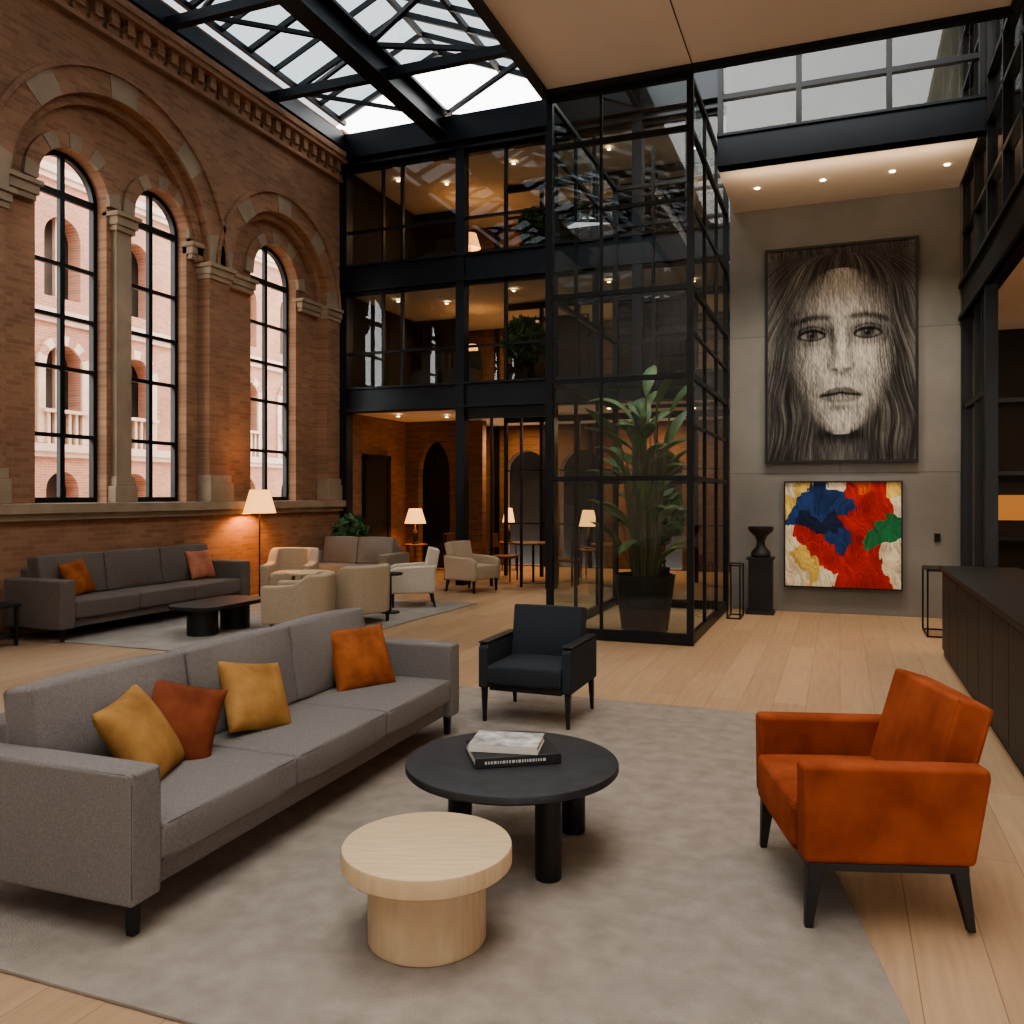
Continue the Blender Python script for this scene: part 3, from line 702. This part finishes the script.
# plants -----------------------------------------------------------------------
def leafmesh(bm, base, az, L, w, up, droop):
    n = 9; p = Vector(base); el = up; rows = []
    side = Vector((-math.sin(az), math.cos(az), 0))
    for i in range(n+1):
        t = i/n; ww = w*(math.sin(math.pi*min(1, t*.97+.03))**.75)
        d = Vector((math.cos(az)*math.cos(el), math.sin(az)*math.cos(el), math.sin(el)))
        nrm = side.cross(d)
        rows.append([bm.verts.new(p+side*ww/2+nrm*.25*ww), bm.verts.new(p), bm.verts.new(p-side*ww/2+nrm*.25*ww)])
        p = p+d*L/n; el -= droop/n
    for a, b in zip(rows, rows[1:]):
        for k in range(2): bm.faces.new((a[k], a[k+1], b[k+1], b[k]))
bp = empty('banana_plant', (-2.15, 9.92, .0))
lathe('pot', [(.24, 0), (.27, .02), (.35, .62), (.36, .66), (.33, .67), (.32, .60)], POT, bp, n=48)
lathe('soil', [(.31, .58), (.31, .6)], BARK, bp, n=32)
bm = bmesh.new(); rr = random.Random(3)
stems = MB()
for k in range(42):
    az = rr.uniform(0, 6.28); rad = rr.uniform(.02, .14); h = rr.uniform(.75, 2.8)
    b = Vector((rad*math.cos(az), rad*math.sin(az), .6)); t = Vector((rad*2.2*math.cos(az), rad*2.2*math.sin(az), h))
    stems.bar(b, t, .018)
    leafmesh(bm, t, az+rr.uniform(-.5, .5), rr.uniform(.5, .8), rr.uniform(.12, .22), rr.uniform(.8, 1.4), rr.uniform(1.0, 2.1))
for v in bm.verts:
    v.co.x = max(-.82, min(.60, v.co.x)); v.co.y = max(-.72, min(.72, v.co.y))
fin(bm, 'leaves', bp, [LEAF], True); stems.done('stems', bp, BARK)
def bush(name, loc, r, zc, potr, poth, n=500, mat=LEAFD, seed=1, ls=.09):
    e = empty(name, loc); lathe('pot', [(potr*.8, 0), (potr, poth), (potr*.9, poth), (potr*.88, poth-.03)], POT, e, n=32)
    rr = random.Random(seed); bm = bmesh.new()
    for i in range(n):
        d = Vector((rr.gauss(0, 1), rr.gauss(0, 1), rr.gauss(0, 1))).normalized()*r*rr.uniform(.45, 1)
        c = Vector((0, 0, zc))+Vector((d.x, d.y, d.z*1.15)); a = Vector((rr.gauss(0, 1), rr.gauss(0, 1), rr.gauss(0, 1))).normalized(); b = a.orthogonal().normalized()
        bm.faces.new([bm.verts.new(c+a*ls), bm.verts.new(c+b*ls*.4), bm.verts.new(c-a*ls), bm.verts.new(c-b*ls*.4)])
    fin(bm, 'foliage', e, [mat]); tube('trunk', [(0, 0, poth-.03), (.01, 0, zc)], .02, BARK, e)
bush('potted_shrub', (-5.35, 14.5, 3.6), .4, .78, .18, .28, 1600, mat=LEAF)
bush('potted_foliage_plant', (-5.15, 14.5, 5.9), .3, .55, .16, .22, 900, seed=4, mat=LEAF)
bush('potted_fern', (-8.25, 13.3, 0), .32, .85, .17, .42, 500, seed=6, ls=.13)
bush('potted_fern', (-2.6, 12.85, 0), .4, 1.3, .2, .5, 700, seed=8, ls=.15)

# pedestal, vase, wire table, console frame ----------------------------------------
pd = empty('plinth', (-1.0, 11.95, 0))
box('body', (0, 0, .38), (.3, .3, .72), BLKWOOD, pd, .006); box('foot', (0, 0, .02), (.36, .36, .04), BLKWOOD, pd, .004); box('cap', (0, 0, .745), (.35, .35, .03), BLKWOOD, pd, .004)
lathe('urn', [(.12, 0), (.13, .02), (.125, .07), (.07, .13), (.05, .2), (.08, .28), (.15, .345), (.165, .365), (.165, .41), (.15, .41), (.14, .37), (.02, .33)], CERAM, None, (-1.0, 11.95, .762), 40)
def wireframe(name, loc, w, d, h, rz=0, topm=None):
    e = empty(name, loc, rz); mb = MB(); t = .009
    for sx in (-1, 1):
        for sy in (-1, 1): mb.box(sx*w/2-t, sx*w/2+t, sy*d/2-t, sy*d/2+t, 0, h)
    for z in (t, h-t):
        for s in (-1, 1): mb.box(-w/2, w/2, s*d/2-t, s*d/2+t, z-t, z+t); mb.box(s*w/2-t, s*w/2+t, -d/2, d/2, z-t, z+t)
    mb.done('wires', e, STEEL)
    if topm: box('top', (0, 0, h), (w, d, .012), topm, e)
wireframe('wire_side_table', (-1.28, 11.45, 0), .16, .4, .7)
wireframe('console_frame', (1.1, 10.9, 0), .36, .6, .76, 0, BLKWOOD)

# reception desk
rd = empty('reception_desk', (1.28, 7.4, 0)); box('body', (0, 0, .42), (.62, 4.2, .84), BLKWOOD, rd, .004); mb = MB()
for k in range(7): mb.box(-.325, -.31, -2.1+k*.6+.008, -2.1+(k+1)*.6-.008, .06, .82)
mb.done('panels', rd, BLKWOOD, .004); box('top', (0, 0, .865), (.7, 4.26, .05), STEEL, rd, .006)
box('wall_switch', (1.18, 12.285, 1.05), (.07, .02, .1), STEEL)

# ------------------------------------------------------------------ ARTWORK
rs = np.random.RandomState(11); TAB = rs.rand(128, 128)
def vn(x, y):
    xi = np.floor(x).astype(int); yi = np.floor(y).astype(int); fx = x-xi; fy = y-yi
    fx = fx*fx*(3-2*fx); fy = fy*fy*(3-2*fy)
    g = lambda a, b: TAB[a % 128, b % 128]
    return (g(xi, yi)*(1-fx)+g(xi+1, yi)*fx)*(1-fy)+(g(xi, yi+1)*(1-fx)+g(xi+1, yi+1)*fx)*fy
def G(x, y, cx, cy, sx, sy): return np.exp(-((x-cx)/sx)**2-((y-cy)/sy)**2)
def sig(t): return 1/(1+np.exp(-np.clip(t, -40, 40)))
def canvas(name, parent, u0, u1, z0, z1, v, nx, ny, fn, W_, H_, rough):
    xs = np.linspace(-1, 1, nx); ys = np.linspace(-1, 1, ny); X, Y = np.meshgrid(xs, ys)
    rgb = fn(X*W_/2, Y*H_/2)
    co = np.stack([u0+(X+1)/2*(u1-u0), np.full_like(X, v), z0+(Y+1)/2*(z1-z0)], -1).reshape(-1, 3)
    idx = np.arange(nx*ny).reshape(ny, nx); f = np.stack([idx[:-1, :-1], idx[:-1, 1:], idx[1:, 1:], idx[1:, :-1]], -1).reshape(-1, 4)
    me = bpy.data.meshes.new(name); me.from_pydata(co.tolist(), [], f.tolist())
    at = me.color_attributes.new('paint', 'FLOAT_COLOR', 'POINT')
    lin = np.where(rgb <= .04045, rgb/12.92, ((np.clip(rgb, 0, 1)+.055)/1.055)**2.4)
    a = np.concatenate([lin.reshape(-1, 3), np.ones((nx*ny, 1))], 1).astype(np.float32)
    at.data.foreach_set('color', a.ravel())
    return link(name, me, parent, [attrmat(name+'_paint', rough)])

def portrait(x, y):
    x = x-1.0
    yc = y-2
    lower = np.clip(-yc/86, 0, 1)
    w = 55*np.sqrt(np.clip(1-np.abs(yc/88)**2.4, 0, 1))*(1-.22*lower**1.4)
    edge = np.abs(x)/np.maximum(w, 1); face = sig((1-edge)*14)*(np.abs(yc) < 87)
    f = .74-.34*np.clip(edge, 0, 1.15)**2.6-.10*sig((-x-12)/12)
    f += .08*G(x, y, 2, 60, 26, 20)+.07*G(x, y, 27, -6, 13, 16)+.06*G(x, y, -26, -6, 12, 16)+.09*G(x, y, 1, 4, 3.5, 24)+.06*G(x, y, 0, -71, 11, 7)
    for s, ex in ((-1, -29), (1, 27)):
        f -= .24*G(x, y, ex, 25, 17, 9)+.14*G(x, y, ex-s*14, 22, 6, 11)+.1*G(x, y, ex+s*15, 18, 8, 9)
        q = (x-ex)*s
        by = 36+2.5*np.cos(q/10.)-.12*q
        f -= .36*np.exp(-((y-by)/3.2)**2)*sig((19-np.abs(q-1))*.6)
        t = np.clip(1-(q/14)**2, 0, 1); top = 19+5.6*t**.7; bot = 19-4.6*t**.9
        ins = sig((top-y)*2)*sig((y-bot)*2)*(t > 0)
        f = f*(1-ins)+.50*ins
        r = np.hypot(x-ex, y-20); iris = ins*sig((6.0-r)*2.5)
        f = f*(1-iris)+(.24+.08*(r/6))*iris; pup = ins*sig((2.8-r)*3); f = f*(1-pup)+.05*pup
        f += .4*np.exp(-((x-ex+1.6)**2+(y-22)**2)/1.2)
        f -= .46*np.exp(-((y-top)/1.7)**2)*(t > 0)
        f -= .28*np.exp(-((y-bot)/1.2)**2)*(t > .05)
        f -= .2*np.exp(-((y-top-4.5)/1.3)**2)*(t > .1)
        f -= .12*G(x, y, ex, 10.5, 12, 3)
    f -= .26*np.exp(-((x+8.5-.03*(20-y))/4)**2)*np.clip((36-y)/12, 0, 1)*np.clip((y+14)/14, 0, 1)
    f -= .10*np.exp(-((x-9)/3.5)**2)*np.clip((30-y)/10, 0, 1)*np.clip((y+14)/12, 0, 1)
    f -= .36*G(x, y, -6, -17, 4, 2.2)+.36*G(x, y, 7, -17, 4, 2.2)+.26*G(x, y, -12, -12.5, 2, 4.5)+.22*G(x, y, 12.5, -12.5, 2, 4.5)+.22*G(x, y, 0, -21, 9, 2.8)
    mt = np.clip(1-(x/21)**2, 0, 1)
    ml = -42.5-1.8*(np.abs(x)/19)**1.5+1.0*np.exp(-(x/5)**2)
    up = sig((y-ml)*2)*sig((ml+7.0*mt**.8-1.8*np.exp(-(x/3)**2)-y)*2)
    lo = sig((ml-y)*2)*sig((y-ml+9.5*mt**.6)*1.5)
    f -= .33*up*(mt > 0)+.22*lo*(mt > 0); f += .1*G(x, y, 0, -47.5, 7, 1.8)
    f -= .40*np.exp(-((y-ml)/1.2)**2)*sig((19-np.abs(x))*.8)
    f -= .20*G(x, y, 0, -57, 12, 3.4)+.07*G(x, y, 0, -30, 2.4, 5)+.14*G(x, y, -21, -43.5, 4, 4)+.14*G(x, y, 21, -43.5, 4, 4)
    h1 = vn(x*1.6+5, y*.09+3)-.5; h2 = vn((x*.8+y*.6)*1.2+30, (y*.8-x*.6)*.12+60)-.5; h3 = vn((x*.9-y*.4)*1.3+15, (y*.9+x*.4)*.11+90)-.5
    f += h1*.24+h2*.14+h3*.12
    sgn = np.where(x > 0, 1, -1)
    ax = np.abs(x)
    drop = np.clip((104-y)/216, 0.0, 1)
    spread = 8+62*drop**.42
    wav = 3.0*np.sin(y*.04+sgn*1.1)+1.8*np.sin(y*.09+ax*.06+sgn)
    k = (ax+wav)/spread
    st1 = vn(k*16+50+sgn*7, y*.018+9); st2 = vn(k*48+10+sgn*3, y*.035+2); st3 = vn(k*110+40, y*.07+sgn)
    hair = .03+.22*st1**1.6+.24*st2**1.8+.16*st3
    hair += .16*np.clip((ax-60)/14, 0, 1)*np.clip((y+60)/120, 0, 1)+.12*G(x, y, -44, 72, 14, 24)+.12*G(x, y, 46, 66, 12, 26)
    hair -= .10*G(x, y, -50, 0, 9, 60)+.10*G(x, y, 52, 0, 9, 60)
    neck = sig((27-ax)*.5)*(y < -58); nk = .30+.18*vn(x*1.2, y*.12+60)-.12*ax/30-.24*G(x, y, 0, -86, 30, 8)
    base = hair*(1-neck)+nk*neck
    loose = vn(k*70+80+sgn*5, y*.016+30)
    face2 = face*(1-.85*sig((loose-.68)*30)*sig((edge-.64)*14))
    out = base*(1-face2)+f*face2
    scr = vn((x+y*.15)*2.2+11, y*.16+44)
    out = out*(1-.22*sig((scr-.72)*20))
    out = np.clip(out*.93+.02, .03, .82)
    return np.stack([out, out*.965, out*.92], -1)

SEEDS = [(-50, 48, 'w'), (-52, 34, 'y'), (-38, 50, 'y'), (-24, 52, 'b'), (-30, 34, 'b'), (-10, 52, 'w'), (-14, 34, 'b'), (-46, 18, 'b'), (-52, 2, 'w'), (-25, 12, 'n'), (-10, 12, 'n'), (-6, -8, 'b'), (8, 22, 'b'), (3, 46, 'r'), (15, 50, 'o'), (20, 34, 'r'), (35, 46, 'r'), (40, 25, 'r'), (53, 46, 'y'), (56, 24, 'w'), (50, -2, 'g'), (34, -6, 'g'), (24, 10, 'r'), (12, 2, 'r'), (-34, -6, 'r'), (-46, -16, 'w'), (-40, -26, 'y'), (-32, -42, 'y'), (-50, -42, 'w'), (-22, -20, 'r'), (-12, -36, 'r'), (8, -26, 'r'), (-20, -52, 'w'), (-2, -52, 'r'), (15, -44, 'r'), (24, -24, 'r'), (28, -40, 'r'), (40, -28, 'r'), (36, -50, 'r'), (53, -24, 'w'), (54, -42, 'w')]
PAL = {'w': (226, 210, 180), 'y': (216, 184, 104), 'b': (40, 62, 108), 'n': (32, 42, 70), 'r': (178, 48, 34), 'o': (206, 92, 46), 'g': (44, 112, 72)}
def abstract(x, y):
    wx = x+(vn(x*.045+3, y*.045)-.5)*22+(vn(x*.5+7, y*.08)-.5)*5; wy = y+(vn(x*.045+40, y*.045+9)-.5)*22+(vn(x*.14+70, y*.3)-.5)*6
    d = np.stack([np.hypot(wx-a, wy-b) for a, b, c in SEEDS], -1); k = d.argmin(-1)
    pal = np.array([PAL[c] for a, b, c in SEEDS])/255.; col = pal[k]
    br = (vn(wx*.8+wy*.3+11, wy*.10+5)-.5)*.24+(vn(x*.08, y*.08+50)-.5)*.16
    return np.clip(col*(1+br[..., None]*1.5), .02, .95)

def framed(name, u0, u1, z0, z1, t, nx, ny, fn, W_, H_):
    e = empty(name); V = 12.3
    mb = MB(); mb.box(u0-t, u0, V-.07, V-.005, z0-t, z1+t); mb.box(u1, u1+t, V-.07, V-.005, z0-t, z1+t); mb.box(u0, u1, V-.07, V-.005, z0-t, z0); mb.box(u0, u1, V-.07, V-.005, z1, z1+t); mb.box(u0, u1, V-.04, V-.005, z0, z1)
    mb.done('frame', e, BLKWOOD); canvas('canvas', e, u0, u1, z0, z1, V-.045, nx, ny, fn, W_, H_, .7)
framed('portrait_drawing', -.93, .92, 2.07, 4.95, .035, 380, 570, portrait, 148, 224)
framed('abstract_painting', -.70, .75, .36, 1.77, .018, 300, 280, abstract, 118, 108)

# ------------------------------------------------------------------ LIGHTS
def area(name, loc, sx, sy, e, col, rot=(0, 0, 0)):
    l = bpy.data.lights.new(name, 'AREA'); l.shape = 'RECTANGLE'; l.size = sx; l.size_y = sy; l.energy = e; l.color = col
    o = bpy.data.objects.new(name, l); COL.objects.link(o); o.location = loc; o.rotation_euler = rot; return o
WARM = (1, .62, .32)
for k, (z, e) in enumerate(((3.1, 60), (5.33, 40), (7.66, 34))):
    for j, u in enumerate((-6.4, -3.6)):
        area('gallery_ceiling_light', (u, 17.0, z), .8, .5, e, WARM)
dl = empty('downlights')
for k, (u, v, z) in enumerate(((-1.0, 11.4, 5.57), (-.2, 11.4, 5.57), (.6, 11.4, 5.57), (1.2, 11.4, 5.57))):
    lathe('disc_%d' % k, [(.03, 0), (.03, .004)], BULB, dl, (u, v, z-.008), 16)
    if k % 2 == 0:
        l = bpy.data.lights.new('spot', 'SPOT'); l.energy = 270; l.color = (1, .9, .76); l.spot_size = D2R(115); l.spot_blend = .8; l.shadow_soft_size = .08
        o = bpy.data.objects.new('spot_%d' % k, l); COL.objects.link(o); o.parent = dl; o.location = (u+.3, v-.6, z-.03)
gd = empty('gallery_downlights')
k = 0
for z in (3.13, 5.36, 7.70):
    for u in (-8, -7.2, -5.6, -5.0, -3.8, -2.4):
        lathe('disc_%d' % k, [(.03, 0), (.03, .004)], BULB, gd, (u, 14.6+.5*(k % 2), z-.006), 12); k += 1
area('lounge_ceiling_light', (4, 9, 3.8), 2, 4, 150, WARM)
area('balcony_light', (2.6, 9, 8.1), .6, 4, 50, WARM)
# added fill light behind the steel beam to brighten the alcove ceiling, no fixture
area('added_alcove_fill', (.05, 10.72, 5.30), 2.7, .08, 9, (1, .74, .5), (D2R(180-50), 0, 0))

# world: soft overcast
w = bpy.data.worlds.new('world'); scn.world = w; w.use_nodes = True
bg = w.node_tree.nodes['Background']; bg.inputs[0].default_value = (1, .985, .96, 1); bg.inputs[1].default_value = 5.9
try:
    scn.view_settings.look = 'AgX - Medium High Contrast'
except Exception as ex:
    print('look', ex)

# ------------------------------------------------------------------ CAMERA
cam = bpy.data.cameras.new('camera'); co = bpy.data.objects.new('camera', cam); COL.objects.link(co)
co.location = (0, 0, 1.6); co.rotation_euler = (D2R(90), 0, TH); cam.sensor_width = 36; cam.lens = 850/1024*36; cam.shift_y = -17/1024; cam.clip_start = .05
scn.camera = co
